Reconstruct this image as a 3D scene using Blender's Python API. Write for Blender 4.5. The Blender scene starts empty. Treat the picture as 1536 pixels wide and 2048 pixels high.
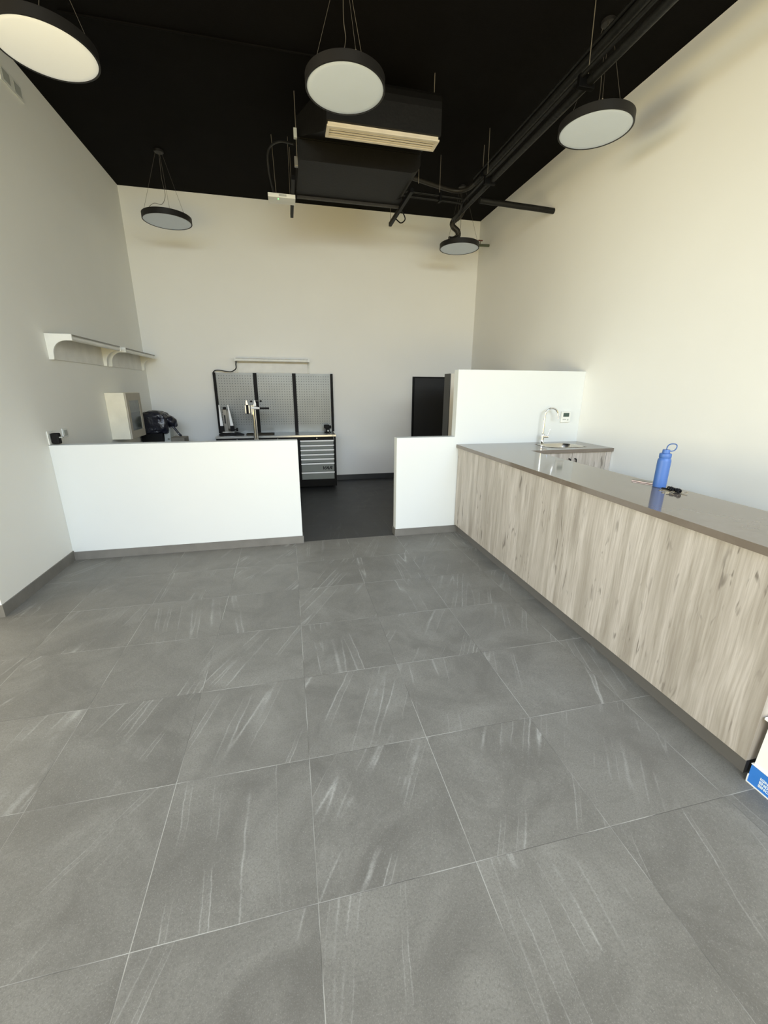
import bpy, bmesh, math, random
from mathutils import Vector, Matrix, noise
random.seed(7)
PI = math.pi
sc = bpy.context.scene
col = sc.collection

# ---------------------------------------------------------------- camera, light, exposure
F_PX, PITCH, YAW, ROLL, CAM_H = 815.93, -0.2940, 0.2263, 0.0052, 1.736
cam_data = bpy.data.cameras.new('camera')
cam = bpy.data.objects.new('camera', cam_data)
col.objects.link(cam)
fw = Vector((math.sin(YAW)*math.cos(PITCH), math.cos(YAW)*math.cos(PITCH), math.sin(PITCH)))
rt = fw.cross(Vector((0, 0, 1))).normalized()
up = rt.cross(fw)
rt2 = rt*math.cos(ROLL) + up*math.sin(ROLL)
up2 = -rt*math.sin(ROLL) + up*math.cos(ROLL)
mw = Matrix((rt2, up2, -fw)).transposed().to_4x4()
mw.translation = Vector((0, 0, CAM_H))
cam.matrix_world = mw
cam_data.sensor_fit = 'HORIZONTAL'
cam_data.sensor_width = 36
cam_data.lens = F_PX/1536*36
cam_data.clip_start = 0.05
sc.camera = cam

sc.view_settings.view_transform = 'Standard'
sc.view_settings.look = 'None'
sc.view_settings.gamma = 1
sc.view_settings.exposure = 0.0
sc.view_settings.use_curve_mapping = False

world = bpy.data.worlds.new('world')
sc.world = world
world.use_nodes = True
world.node_tree.nodes['Background'].inputs[0].default_value = (1.0, 0.86, 0.58, 1)
world.node_tree.nodes['Background'].inputs[1].default_value = 1.73

def area(name, loc, target, sx, sy, power, color):
    d = bpy.data.lights.new(name, 'AREA')
    d.shape = 'RECTANGLE'; d.size = sx; d.size_y = sy; d.energy = power; d.color = color
    o = bpy.data.objects.new(name, d); col.objects.link(o)
    o.location = loc
    o.rotation_euler = (Vector(target)-Vector(loc)).to_track_quat('-Z', 'Y').to_euler()
    return o
# daylight in the front glazing (sky), in the left glazing, and the sunlit street outside
LIGHTS = [
 ('daylight_front_high', (0.4, -1.75, 3.3), (0.4, 3.0, 0.4), 6.6, 1.4, 95),
 ('daylight_front_low', (0.4, -1.75, 0.8), (0.4, 5.5, 4.2), 6.6, 1.2, 75),
 ('sunlit_street', (1.2, -8.0, 3.75), (0.6, 7.0, 3.8), 3.4, 0.8, 180),
 ('daylight_left_mid', (-5.35, 0.9, 2.9), (3.5, 5.2, 3.4), 3.6, 1.2, 120),
 ('daylight_left_high', (-5.35, 0.9, 3.3), (3.5, 2.8, 0.6), 3.8, 1.0, 60),
 ('daylight_left_low', (-5.35, 0.9, 0.7), (3.5, 2.8, 4.0), 3.8, 1.2, 75),
]
LPOW = [((.56, .72, 1.0), 114), ((1, .70, .10), 28), ((.86, .99, .87), 200), ((1, .76, .42), 48), ((.45, .74, 1.0), 26), ((1, .89, .52), 40)]
for (n_, l_, t_, sx_, sy_, spr_), (c_, p_) in zip(LIGHTS, LPOW):
    area(n_, l_, t_, sx_, sy_, p_, c_).data.spread = math.radians(spr_)

# ---------------------------------------------------------------- materials
class NT:
    def __init__(s, mat):
        s.t = mat.node_tree; s.n = s.t.nodes; s.l = s.t.links
    def node(s, typ, **kw):
        n = s.n.new(typ)
        for k, v in kw.items(): setattr(n, k, v)
        return n
    def put(s, sock, v):
        if isinstance(v, bpy.types.NodeSocket): s.l.new(v, sock)
        elif v is not None: sock.default_value = v
    def m(s, op, a, b=None, c=None):
        n = s.node('ShaderNodeMath', operation=op)
        s.put(n.inputs[0], a); s.put(n.inputs[1], b); s.put(n.inputs[2], c)
        return n.outputs[0]
    def vm(s, op, a, b=None):
        n = s.node('ShaderNodeVectorMath', operation=op)
        s.put(n.inputs[0], a); s.put(n.inputs[1], b)
        return n.outputs[0]
    def noise(s, vec, scale, detail=3, rough=.5, dist=0):
        n = s.node('ShaderNodeTexNoise')
        s.put(n.inputs['Vector'], vec)
        n.inputs['Scale'].default_value = scale; n.inputs['Detail'].default_value = detail
        n.inputs['Roughness'].default_value = rough; n.inputs['Distortion'].default_value = dist
        return n.outputs['Fac']
    def ramp(s, fac, stops):
        n = s.node('ShaderNodeValToRGB'); s.put(n.inputs[0], fac)
        el = n.color_ramp.elements
        while len(el) < len(stops): el.new(0.5)
        for e, (p, c) in zip(el, stops):
            e.position = p; e.color = (c[0], c[1], c[2], 1) if not isinstance(c, (int, float)) else (c, c, c, 1)
        return n.outputs[0]
    def mix(s, fac, a, b, mode='MIX'):
        n = s.node('ShaderNodeMix', data_type='RGBA', blend_type=mode)
        s.put(n.inputs[0], fac)
        for sk, v in ((n.inputs[6], a), (n.inputs[7], b)):
            if isinstance(v, (tuple, list)): v = (v[0], v[1], v[2], 1)
            s.put(sk, v)
        return n.outputs[2]
    def coord(s):
        return s.node('ShaderNodeTexCoord').outputs['Object']
    def xyz(s, v):
        n = s.node('ShaderNodeSeparateXYZ'); s.put(n.inputs[0], v); return n.outputs
    def comb(s, x, y, z):
        n = s.node('ShaderNodeCombineXYZ')
        s.put(n.inputs[0], x); s.put(n.inputs[1], y); s.put(n.inputs[2], z); return n.outputs[0]

def lin(c):
    f = lambda v: v/12.92 if v <= .04045 else ((v+.055)/1.055)**2.4
    return tuple(f(x/255) for x in c)

def mat(name, color, rough=.5, metal=0, var=0.06, nscale=6, bump=0, bscale=60, emit=0, spec=.5, trans=0, alpha=1):
    m = bpy.data.materials.new(name); m.use_nodes = True
    b = m.node_tree.nodes['Principled BSDF']; nt = NT(m)
    c = lin(color)
    co = nt.coord()
    f = nt.noise(co, nscale, 4)
    lo = tuple(x*(1-var) for x in c); hi = tuple(min(1, x*(1+var)) for x in c)
    nt.l.new(nt.ramp(f, [(.3, lo), (.7, hi)]), b.inputs['Base Color'])
    b.inputs['Roughness'].default_value = rough; b.inputs['Metallic'].default_value = metal
    b.inputs['Specular IOR Level'].default_value = spec
    if trans: b.inputs['Transmission Weight'].default_value = trans
    b.inputs['Alpha'].default_value = alpha
    if bump:
        bn = nt.node('ShaderNodeBump'); bn.inputs['Strength'].default_value = bump; bn.inputs['Distance'].default_value = .01
        nt.l.new(nt.noise(co, bscale, 3), bn.inputs['Height']); nt.l.new(bn.outputs[0], b.inputs['Normal'])
    if emit:
        b.inputs['Emission Color'].default_value = (c[0], c[1], c[2], 1); b.inputs['Emission Strength'].default_value = emit
    return m

def tile_mat(name, dark, light, vein, speck=.12):
    m = bpy.data.materials.new(name); m.use_nodes = True
    b = m.node_tree.nodes['Principled BSDF']; nt = NT(m)
    co = nt.coord(); X, Y, Z = nt.xyz(co)
    tx = nt.m('DIVIDE', X, .6); ty = nt.m('DIVIDE', nt.m('SUBTRACT', Y, .4), .6)
    ix, iy = nt.m('FLOOR', tx), nt.m('FLOOR', ty)
    fx, fy = nt.m('FRACT', tx), nt.m('FRACT', ty)
    wn = nt.node('ShaderNodeTexWhiteNoise', noise_dimensions='2D')
    nt.l.new(nt.comb(ix, iy, 0), wn.inputs['Vector'])
    off = nt.vm('MULTIPLY', wn.outputs['Color'], (37., 53., 29.))
    p = nt.vm('ADD', co, off)
    # large clouds
    cl = nt.noise(p, 2.6, 6, .65, .8)
    base = nt.ramp(cl, [(.36, dark), (.66, light)])
    tone = nt.m('MULTIPLY_ADD', wn.outputs['Value'], .11, .945)
    base = nt.mix(1.0, base, nt.comb(tone, tone, tone), 'MULTIPLY')
    # long slate veins, slanted
    PX, PY, PZ = nt.xyz(p)
    # direction of the layering changes a little from tile to tile
    wr, wg, wb = nt.xyz(wn.outputs['Color'])
    sl_ = nt.m('MULTIPLY_ADD', wg, .9, -.75)
    wig = nt.m('MULTIPLY', nt.m('SUBTRACT', nt.noise(p, 4, 4, .6), .5), .035)
    s1 = nt.m('ADD', nt.m('ADD', PX, nt.m('MULTIPLY', PY, sl_)), wig)
    vv = nt.noise(nt.comb(nt.m('MULTIPLY', s1, 3.1), nt.m('MULTIPLY', PY, .14), 0), 1, 2, .5, 0)
    ln = nt.m('ABSOLUTE', nt.m('SUBTRACT', vv, .5))
    line = nt.ramp(ln, [(0, 1.), (.0055, 0.)])
    ln2 = nt.m('ABSOLUTE', nt.m('SUBTRACT', vv, .455))
    line2 = nt.ramp(ln2, [(0, .7), (.003, 0.)])
    line = nt.m('MAXIMUM', line, line2)
    vm_ = nt.noise(p, 3.2, 3)
    msk = nt.ramp(vm_, [(.44, 0.), (.62, 1.)])
    lf = nt.m('MULTIPLY', nt.m('MULTIPLY', line, msk), .5)
    base = nt.mix(lf, base, vein)
    # one side of a vein is a slightly lighter layer of the slate
    band = nt.ramp(vv, [(.44, 0.), (.455, .55), (.5, .7), (.505, 0.)])
    base = nt.mix(nt.m('MULTIPLY', nt.m('MULTIPLY', band, msk), .10), base, vein)
    sp = nt.noise(p, 260, 2, .7)
    base = nt.mix(nt.m('MULTIPLY', nt.ramp(sp, [(.55, 0.), (.72, 1.)]), speck), base, vein)
    sp2 = nt.noise(p, 120, 4, .8)
    base = nt.mix(nt.m('MULTIPLY', nt.ramp(sp2, [(.38, 1.), (.52, 0.)]), .45), base, tuple(x*.8 for x in dark))
    # joints
    ex = nt.m('MINIMUM', fx, nt.m('SUBTRACT', 1, fx)); ey = nt.m('MINIMUM', fy, nt.m('SUBTRACT', 1, fy))
    e = nt.m('MINIMUM', ex, ey)
    j = nt.ramp(e, [(.0022, 1.), (.0032, 0.)])
    jt = nt.noise(co, 2.5, 2)
    jc = nt.mix(nt.ramp(jt, [(.42, 0.), (.56, 1.)]), tuple(x*.62 for x in dark), vein)
    base = nt.mix(nt.m('MULTIPLY', j, .75), base, jc)
    nt.l.new(base, b.inputs['Base Color'])
    nt.l.new(nt.ramp(cl, [(.3, .44), (.7, .56)]), b.inputs['Roughness'])
    bn = nt.node('ShaderNodeBump'); bn.inputs['Strength'].default_value = .25; bn.inputs['Distance'].default_value = .003
    h = nt.m('SUBTRACT', nt.m('ADD', nt.m('MULTIPLY', sp2, .6), nt.m('MULTIPLY', vv, 1.)), nt.m('MULTIPLY', j, 2.))
    nt.l.new(h, bn.inputs['Height']); nt.l.new(bn.outputs[0], b.inputs['Normal'])
    return m

def wood_mat(name):
    m = bpy.data.materials.new(name); m.use_nodes = True
    b = m.node_tree.nodes['Principled BSDF']; nt = NT(m)
    X, Y, Z = nt.xyz(nt.coord())
    u = nt.m('ADD', X, Y)
    wig = nt.m('MULTIPLY', nt.m('SUBTRACT', nt.noise(nt.comb(nt.m('MULTIPLY', u, 2.5), 0, nt.m('MULTIPLY', Z, 2.2)), 1, 3), .5), .035)
    uu = nt.m('ADD', u, wig)
    a = nt.noise(nt.comb(nt.m('MULTIPLY', uu, 10), 0, nt.m('MULTIPLY', Z, .8)), 1, 4, .62)
    f = nt.noise(nt.comb(nt.m('MULTIPLY', uu, 90), 3, nt.m('MULTIPLY', Z, 3.2)), 1, 3, .6)
    c1 = nt.ramp(a, [(.28, lin((150, 142, 133))), (.44, lin((176, 169, 160))), (.58, lin((199, 192, 185))), (.74, lin((182, 174, 165)))])
    c2 = nt.mix(nt.m('MULTIPLY', nt.ramp(f, [(.35, 1.), (.6, 0.)]), .45), c1, lin((138, 128, 116)))
    pl_ = nt.noise(nt.comb(nt.m('MULTIPLY', u, 5.2), 7, nt.m('MULTIPLY', Z, .15)), 1, 1)
    c2 = nt.mix(nt.m('MULTIPLY', nt.ramp(pl_, [(.42, 1.), (.5, 0.)]), .35), c2, lin((160, 152, 142)))
    # short dark checks and knots
    k = nt.noise(nt.comb(nt.m('MULTIPLY', uu, 30), 11, nt.m('MULTIPLY', Z, 5)), 1, 2, .5, .8)
    km = nt.noise(nt.comb(nt.m('MULTIPLY', u, 3), 5, nt.m('MULTIPLY', Z, 2)), 1, 1)
    kf = nt.m('MULTIPLY', nt.ramp(k, [(.62, 0.), (.70, 1.)]), nt.ramp(km, [(.45, 0.), (.58, 1.)]))
    c3 = nt.mix(nt.m('MULTIPLY', kf, .75), c2, lin((96, 88, 80)))
    nt.l.new(c3, b.inputs['Base Color'])
    b.inputs['Roughness'].default_value = .5
    bn = nt.node('ShaderNodeBump'); bn.inputs['Strength'].default_value = .12; bn.inputs['Distance'].default_value = .002
    nt.l.new(f, bn.inputs['Height']); nt.l.new(bn.outputs[0], b.inputs['Normal'])
    return m

def stone_mat(name):
    m = bpy.data.materials.new(name); m.use_nodes = True
    b = m.node_tree.nodes['Principled BSDF']; nt = NT(m)
    co = nt.coord()
    a = nt.noise(co, 3.5, 5, .6, 1.2)
    c = nt.ramp(a, [(.3, lin((110, 100, 90))), (.7, lin((121, 111, 101)))])
    ln = nt.m('ABSOLUTE', nt.m('SUBTRACT', nt.noise(co, 1.6, 4, .6, 1.5), .5))
    c = nt.mix(nt.m('MULTIPLY', nt.ramp(ln, [(0, 1.), (.012, 0.)]), .07), c, lin((150, 142, 130)))
    nt.l.new(c, b.inputs['Base Color'])
    b.inputs['Roughness'].default_value = .09
    b.inputs['Specular IOR Level'].default_value = .6
    return m

def peg_mat(name, ox, oz, zmin, zmax, pitch):
    m = bpy.data.materials.new(name); m.use_nodes = True
    b = m.node_tree.nodes['Principled BSDF']; nt = NT(m)
    co = nt.coord(); X, Y, Z = nt.xyz(co)
    fx = nt.m('SUBTRACT', nt.m('FRACT', nt.m('DIVIDE', nt.m('SUBTRACT', X, ox), pitch)), .5)
    fz = nt.m('SUBTRACT', nt.m('FRACT', nt.m('DIVIDE', nt.m('SUBTRACT', Z, oz), pitch)), .5)
    d = nt.m('MAXIMUM', nt.m('ABSOLUTE', fx), nt.m('ABSOLUTE', fz))
    h = nt.m('LESS_THAN', d, .135)
    h = nt.m('MULTIPLY', h, nt.m('MULTIPLY', nt.m('GREATER_THAN', Z, zmin), nt.m('LESS_THAN', Z, zmax)))
    base = nt.ramp(nt.noise(co, 3, 3), [(.3, lin((122, 125, 124))), (.7, lin((131, 134, 133)))])
    nt.l.new(nt.mix(h, base, lin((62, 64, 66))), b.inputs['Base Color'])
    b.inputs['Roughness'].default_value = .38; b.inputs['Metallic'].default_value = .35
    bn = nt.node('ShaderNodeBump'); bn.inputs['Strength'].default_value = .6; bn.inputs['Distance'].default_value = .002
    nt.l.new(nt.m('SUBTRACT', 1, h), bn.inputs['Height']); nt.l.new(bn.outputs[0], b.inputs['Normal'])
    return m

WALL = mat('wall_paint_cream', (239, 239, 235), .75, var=.012, nscale=1.3, bump=.05, bscale=220, spec=.25)
WALLL = mat('wall_paint_grey_cream', (239, 240, 236), .75, var=.012, nscale=1.3, bump=.05, bscale=220, spec=.25)
WHITE = mat('divider_paint_white', (224, 228, 227), .6, var=.01, nscale=1.3, bump=.03, bscale=220, spec=.3)
BEIGE = mat('partition_paint_beige', (222, 215, 200), .7, var=.01)
CEIL = mat('ceiling_paint_black', (11, 10, 10), .9, var=.15, nscale=4, bump=.1, bscale=90, spec=.1)
TILE = tile_mat('floor_tile_grey', lin((114, 111, 104)), lin((135, 132, 124)), lin((200, 198, 190)), .26)
TILED = tile_mat('floor_tile_anthracite', lin((52, 52, 52)), lin((63, 63, 63)), lin((92, 92, 91)), .05)
BASE = mat('baseboard_tile_grey', (118, 116, 111), .5, var=.14, nscale=5, bump=.08)
BASED = mat('baseboard_tile_dark', (52, 54, 55), .5, var=.12, nscale=5)
WOOD = wood_mat('panel_washed_oak')
STONE = stone_mat('worktop_taupe_stone')
KICK = mat('kick_plate_grey', (100, 98, 96), .5, var=.06, nscale=3)
LAMPB = mat('lamp_black', (30, 29, 29), .5, var=.05, spec=.3)
DIFF = mat('lamp_diffuser', (206, 216, 226), .6, var=.01, emit=.05)
DIFF_DAYLIT = mat('lamp_diffuser_daylit', (226, 226, 216), .6, var=.01, emit=.36)  # unlit diffuser; warm tone and emission stand in for reflected daylight
CABLE = mat('cable_grey', (96, 92, 86), .5, metal=.3)
CORD = mat('cord_black', (20, 20, 20), .6)
DUCT = mat('duct_black', (11, 10, 9), .6, var=.25, nscale=9, bump=.15, bscale=40, spec=.3)
PIPE = mat('pipe_insulation_black', (17, 17, 16), .5, var=.3, nscale=20, bump=.5, bscale=30, spec=.3)
PIPEL = mat('pipe_wrap_brownish', (38, 35, 30), .5, var=.3, nscale=20, bump=.2, bscale=30)
ROD = mat('rod_zinc', (150, 142, 128), .4, metal=.6)
GRILL = mat('grille_white', (214, 205, 188), .5)
GDARK = mat('grille_gap_dark', (48, 42, 34), .8)
PLAST = mat('plastic_white', (232, 234, 230), .4)
PLASTG = mat('plastic_grey', (176, 180, 176), .45)
BLACK = mat('metal_black', (6, 6, 7), .5, spec=.15)
DARK = mat('door_black', (17, 17, 17), .55, var=.05)
DGREY = mat('jamb_dark_grey', (72, 72, 70), .55)
STEEL = mat('steel_brushed', (200, 200, 198), .28, metal=.9, var=.05, nscale=30)
CHROME = mat('chrome', (225, 225, 225), .07, metal=1, var=.01)
SINKM = mat('sink_steel', (205, 200, 190), .2, metal=1, var=.03)
DRAWER = mat('drawer_grey', (122, 127, 122), .5, var=.03)
HANDLE = mat('handle_aluminium', (250, 251, 250), .4)
PEG = peg_mat('pegboard_grey', -1.17, .95, 1.10, 1.955, .0437)
SHELFL = mat('canopy_plate_grey', (226, 226, 222), .5)
TUBE = mat('tube_lamp_white', (235, 236, 232), .35)
CABW = mat('cabinet_cream', (236, 231, 212), .45)
CABF = mat('cabinet_frame_greige', (176, 170, 156), .5)
GLASSD = mat('cabinet_glass_dark', (72, 78, 72), .12, var=.2, nscale=10)
GLASSL = mat('cabinet_glass_pale', (112, 116, 110), .15, var=.15, nscale=12)
BAGB = mat('plastic_bag_black', (26, 28, 40), .3, var=.35, nscale=12, bump=.7, bscale=22, spec=.6)
BOXG = mat('box_taupe', (120, 115, 104), .6)
BLUE = mat('bottle_blue', (68, 106, 170), .45, var=.02)
BLUED = mat('bottle_loop_blue', (58, 92, 146), .5)
PAPER = mat('carton_white', (246, 247, 245), .6, var=.02)
CARTB = mat('carton_blue', (52, 128, 220), .5, var=.03)
TEXTW = mat('print_white', (238, 246, 250), .6)
TEXTB = mat('print_black', (10, 10, 12), .6)
SCREEN = mat('lcd_dark_green', (66, 84, 76), .25)
LEDG = mat('led_green', (120, 255, 130), .4, emit=3)
PHONEM = mat('phone_rose_gold', (214, 190, 182), .3, metal=.5)
GLASSB = mat('phone_glass_black', (16, 16, 20), .06)
RUBBER = mat('rubber_black', (10, 10, 12), .7, spec=.3)
BRASS = mat('brass_red', (110, 52, 40), .4, metal=.5)
VALVE = mat('valve_green_grey', (96, 104, 84), .5, metal=.3)
BROWNM = mat('mat_dark_brown', (52, 48, 38), .8)
METALG = mat('tool_metal_grey', (128, 126, 120), .35, metal=.5)
KEYM = mat('key_nickel', (190, 180, 160), .3, metal=.8)

# ---------------------------------------------------------------- mesh helpers
class MB:
    def __init__(s): s.bm = bmesh.new()
    def box(s, x0, x1, y0, y1, z0, z1, bev=0):
        b = s.bm
        v = [b.verts.new(p) for p in ((x0,y0,z0),(x1,y0,z0),(x1,y1,z0),(x0,y1,z0),(x0,y0,z1),(x1,y0,z1),(x1,y1,z1),(x0,y1,z1))]
        fs = [b.faces.new([v[i] for i in f]) for f in ((3,2,1,0),(4,5,6,7),(0,1,5,4),(1,2,6,5),(2,3,7,6),(3,0,4,7))]
        if bev:
            es = list({e for f in fs for e in f.edges})
            bmesh.ops.bevel(b, geom=es, offset=bev, segments=2, affect='EDGES', profile=.5)
        return s
    def prism(s, poly, axis, a0, a1):
        """poly: 2-D points in the other two axes (order x,y,z with axis dropped)"""
        def P(p, a):
            q = list(p); q.insert(axis, a); return q
        b = s.bm
        A = [b.verts.new(P(p, a0)) for p in poly]; B = [b.verts.new(P(p, a1)) for p in poly]
        n = len(poly)
        b.faces.new(A); b.faces.new(B[::-1])
        for i in range(n): b.faces.new((A[i], B[i], B[(i+1) % n], A[(i+1) % n]))
        bmesh.ops.recalc_face_normals(b, faces=b.faces[:])
        return s
    def tube(s, pts, r, n=12, caps=True):
        pts = [Vector(p) for p in pts]; b = s.bm; rings = []
        rr = r if isinstance(r, (list, tuple)) else [r]*len(pts)
        prev = None
        for i, p in enumerate(pts):
            t = (pts[min(i+1, len(pts)-1)] - pts[max(i-1, 0)]).normalized()
            if prev is None:
                a = Vector((0, 0, 1)) if abs(t.z) < .9 else Vector((1, 0, 0))
                u = t.cross(a).normalized()
            else:
                u = (prev - t*prev.dot(t)).normalized()
            prev = u; w = t.cross(u)
            rings.append([b.verts.new(p + (u*math.cos(2*PI*k/n) + w*math.sin(2*PI*k/n))*rr[i]) for k in range(n)])
        for A, B in zip(rings, rings[1:]):
            for k in range(n): b.faces.new((A[k], A[(k+1) % n], B[(k+1) % n], B[k]))
        if caps: b.faces.new(rings[0][::-1]); b.faces.new(rings[-1])
        bmesh.ops.recalc_face_normals(b, faces=b.faces[:])
        return s
    def lathe(s, prof, c, n=48, sx=1, sy=1):
        b = s.bm; rings = []
        for r, z in prof:
            if r < 1e-6: rings.append([b.verts.new((c[0], c[1], c[2]+z))])
            else: rings.append([b.verts.new((c[0]+r*sx*math.cos(2*PI*k/n), c[1]+r*sy*math.sin(2*PI*k/n), c[2]+z)) for k in range(n)])
        for A, B in zip(rings, rings[1:]):
            for k in range(n):
                k2 = (k+1) % n
                if len(A) == 1 and len(B) == 1: continue
                if len(A) == 1: b.faces.new((A[0], B[k], B[k2]))
                elif len(B) == 1: b.faces.new((A[k], A[k2], B[0]))
                else: b.faces.new((A[k], A[k2], B[k2], B[k]))
        bmesh.ops.recalc_face_normals(b, faces=b.faces[:])
        return s
    def build(s, name, m, root=None, parent=None, smooth=False, bevel=0):
        org = root.location.copy() if root is not None else Vector((0, 0, 0))
        if root is not None: bmesh.ops.translate(s.bm, verts=s.bm.verts[:], vec=-org)
        me = bpy.data.meshes.new(name); s.bm.to_mesh(me); s.bm.free()
        me.materials.append(m)
        if smooth:
            for p in me.polygons: p.use_smooth = True
            try: me.set_sharp_from_angle(angle=math.radians(38))
            except Exception: pass
        o = bpy.data.objects.new(name, me); col.objects.link(o)
        p = parent if parent is not None else root
        if p is not None: o.parent = p
        if bevel:
            md = o.modifiers.new('bevel', 'BEVEL'); md.width = bevel; md.segments = 2; md.limit_method = 'ANGLE'
        return o

def bez(pts, n=10):
    """Catmull-Rom through points"""
    P = [Vector(p) for p in pts]; P = [P[0]*2-P[1]] + P + [P[-1]*2-P[-2]]
    out = []
    for i in range(1, len(P)-2):
        for k in range(n):
            t = k/n
            out.append(.5*((2*P[i]) + (P[i+1]-P[i-1])*t + (2*P[i-1]-5*P[i]+4*P[i+1]-P[i+2])*t*t + (3*P[i]-P[i-1]-3*P[i+1]+P[i+2])*t**3))
    out.append(P[-2]); return out

def thing(name, label, cat, loc, group=None):
    o = bpy.data.objects.new(name, None); o.empty_display_size = .1; col.objects.link(o)
    o.location = loc; o['label'] = label; o['category'] = cat
    if group: o['group'] = group
    return o
def tag(o, label, cat, group=None):
    o['label'] = label; o['category'] = cat
    if group: o['group'] = group
    return o
def struct(name, mb, m, label=None, parent=None, **kw):
    o = mb.build(name, m, None, parent, **kw)
    if parent is None: o['kind'] = 'structure'
    if label: o['label'] = label
    return o
def text_mesh(name, s, size, m, root, parent, matrix, shear=0, bold=.0):
    cu = bpy.data.curves.new(name, 'FONT'); cu.body = s; cu.size = size; cu.extrude = .0006; cu.shear = shear; cu.offset = bold
    cu.space_character = 1.05
    t = bpy.data.objects.new(name, cu); col.objects.link(t)
    bpy.context.view_layer.update()
    me = bpy.data.meshes.new_from_object(t)
    col.objects.unlink(t); bpy.data.objects.remove(t); bpy.data.curves.remove(cu)
    me.transform(matrix); me.transform(Matrix.Translation(-root.location))
    me.materials.clear(); me.materials.append(m)
    o = bpy.data.objects.new(name, me); col.objects.link(o); o.parent = parent
    return o

# ---------------------------------------------------------------- setting
XL, XR, YB, H = -2.273, 3.571, 7.92, 4.613
YW, TW = 4.572, 0.12
HW, HT = 1.193, 1.947
XE, YF, YRET = -5.2, -1.6, 3.435
struct('floor', MB().box(XE, XR, YF, YW+.03, -.1, 0), TILE, 'large grey slate-look floor tiles in a square grid')
struct('floor_workshop', MB().box(XL, XR, YW+.03, YB, -.1, 0), TILED, 'anthracite floor tiles of the workshop behind the low walls')
struct('ceiling', MB().box(XE-.2, XR+.2, YF-.2, YB+.2, H, H+.12), CEIL, 'high ceiling painted black')
struct('wall_back', MB().box(XL-.15, XR+.15, YB, YB+.15, -.1, H), WALL, 'cream back wall of the workshop')
struct('wall_right', MB().box(XR, XR+.15, YF, YB, -.1, H), WALL, 'tall cream wall on the right')
struct('wall_left', MB().box(XL-.15, XL, YRET, YB, -.1, H), WALLL, 'greyish cream wall on the left')
struct('wall_return', MB().box(XE, XL-.15, YRET, YRET+.15, -.1, H), WALL, 'wall turning off to the left at the picture edge')
struct('wall_front', MB().box(XE-.15, XR+.15, YF-.15, YF, 4.25, H).box(XE-.15, XE+.1, YF-.15, YF, -.1, 4.25).box(XR-.1, XR+.15, YF-.15, YF, -.1, 4.25), WALL)
struct('wall_side_left', MB().box(XE-.15, XE, YF, YRET+.15, 3.9, H).box(XE-.15, XE, YF, YF+.4, -.1, 3.9).box(XE-.15, XE, YRET-.2, YRET+.15, -.1, 3.9), WALL)
struct('wall_divider_left', MB().box(XL, .081, YW, YW+TW, 0, HW, .004), WHITE, 'low white divider wall left of the doorway')
struct('wall_divider_right', MB().prism([(1.200, 0), (XR, 0), (XR, HT), (1.912, HT), (1.912, HW), (1.200, HW)], 1, YW, YW+TW), WHITE, 'white divider wall right of the doorway, low at first and stepping up behind the sink', bevel=.004)
pw = struct('wall_partition', MB().box(2.36, XR, 5.92, 6.14, 0, 1.95), BEIGE, 'beige partition wall with a dark end, behind the tall divider')
MB().box(2.345, 2.36, 5.92, 6.14, 0, 1.95).build('jamb', DGREY, None, pw)
d1 = struct('door_1', MB().box(2.40, 3.22, YB-.045, YB-.004, 0, 1.93), DARK, 'plain black door on the back wall')
MB().box(2.37, 2.40, YB-.055, YB-.002, 0, 1.955).box(3.22, 3.25, YB-.055, YB-.002, 0, 1.955).box(2.40, 3.22, YB-.055, YB-.002, 1.93, 1.955).build('door_frame', BLACK, None, d1)
bt = .011
struct('baseboard_left', MB().box(XL, XL+bt, YRET, YW, 0, .1), BASE)
struct('baseboard_return', MB().box(XE, XL+bt, YRET-bt, YRET, 0, .1), BASE)
struct('baseboard_divider_left', MB().box(XL+bt, .081+bt, YW-bt, YW, 0, .088).box(.081, .081+bt, YW, YW+TW, 0, .088), BASE)
struct('baseboard_divider_right', MB().box(1.200-bt, 2.012, YW-bt, YW, 0, .088).box(1.200-bt, 1.200, YW, YW+TW, 0, .088), BASE)
struct('baseboard_back', MB().box(.80, 2.37, YB-bt, YB, 0, .1), BASED)
struct('baseboard_workshop_left', MB().box(XL, XL+bt, YW+TW, YB, 0, .1), BASED)

# ---------------------------------------------------------------- worktop, counter, sink cabinet
HC, TS = 1.104, .038
XC, XC2, YS, YC0 = 1.934, 2.521, 3.928, 1.045
wt = MB()
# L-shaped slab with a hole for the basin
sx0, sx1, sy0, sy1 = 2.865, 3.325, 4.06, 4.41
wt.box(XC, XC2, YC0, YS, HC-TS, HC)
wt.box(XC, sx0, YS, YW-.002, HC-TS, HC)
wt.box(sx1, XR, YS, YW-.002, HC-TS, HC)
wt.box(sx0, sx1, YS, sy0, HC-TS, HC).box(sx0, sx1, sy1, YW-.002, HC-TS, HC)
bmesh.ops.remove_doubles(wt.bm, verts=wt.bm.verts[:], dist=.0005)
tag(wt.build('worktop', STONE), 'glossy taupe L-shaped worktop over the wood-look counter and sink cabinet', 'worktop')

cn = thing('reception_counter', 'long counter clad in washed-oak boards with grey kick plate', 'counter', (2.2, 2.8, 0))
MB().box(1.958, 1.976, YC0+.01, YW-.013, .105, HC-TS).build('front_panel', WOOD, cn)
MB().box(1.976, 2.46, YC0+.01, YC0+.03, .105, HC-TS).build('end_panel', WOOD, cn)
MB().box(2.00, 2.012+.01, YC0+.03, YW-.013, 0, .105).build('kick_plate', KICK, cn)
MB().box(2.03, 2.46, YC0+.035, YS-.05, .1, HC-TS).build('carcass', WOOD, cn)

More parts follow.
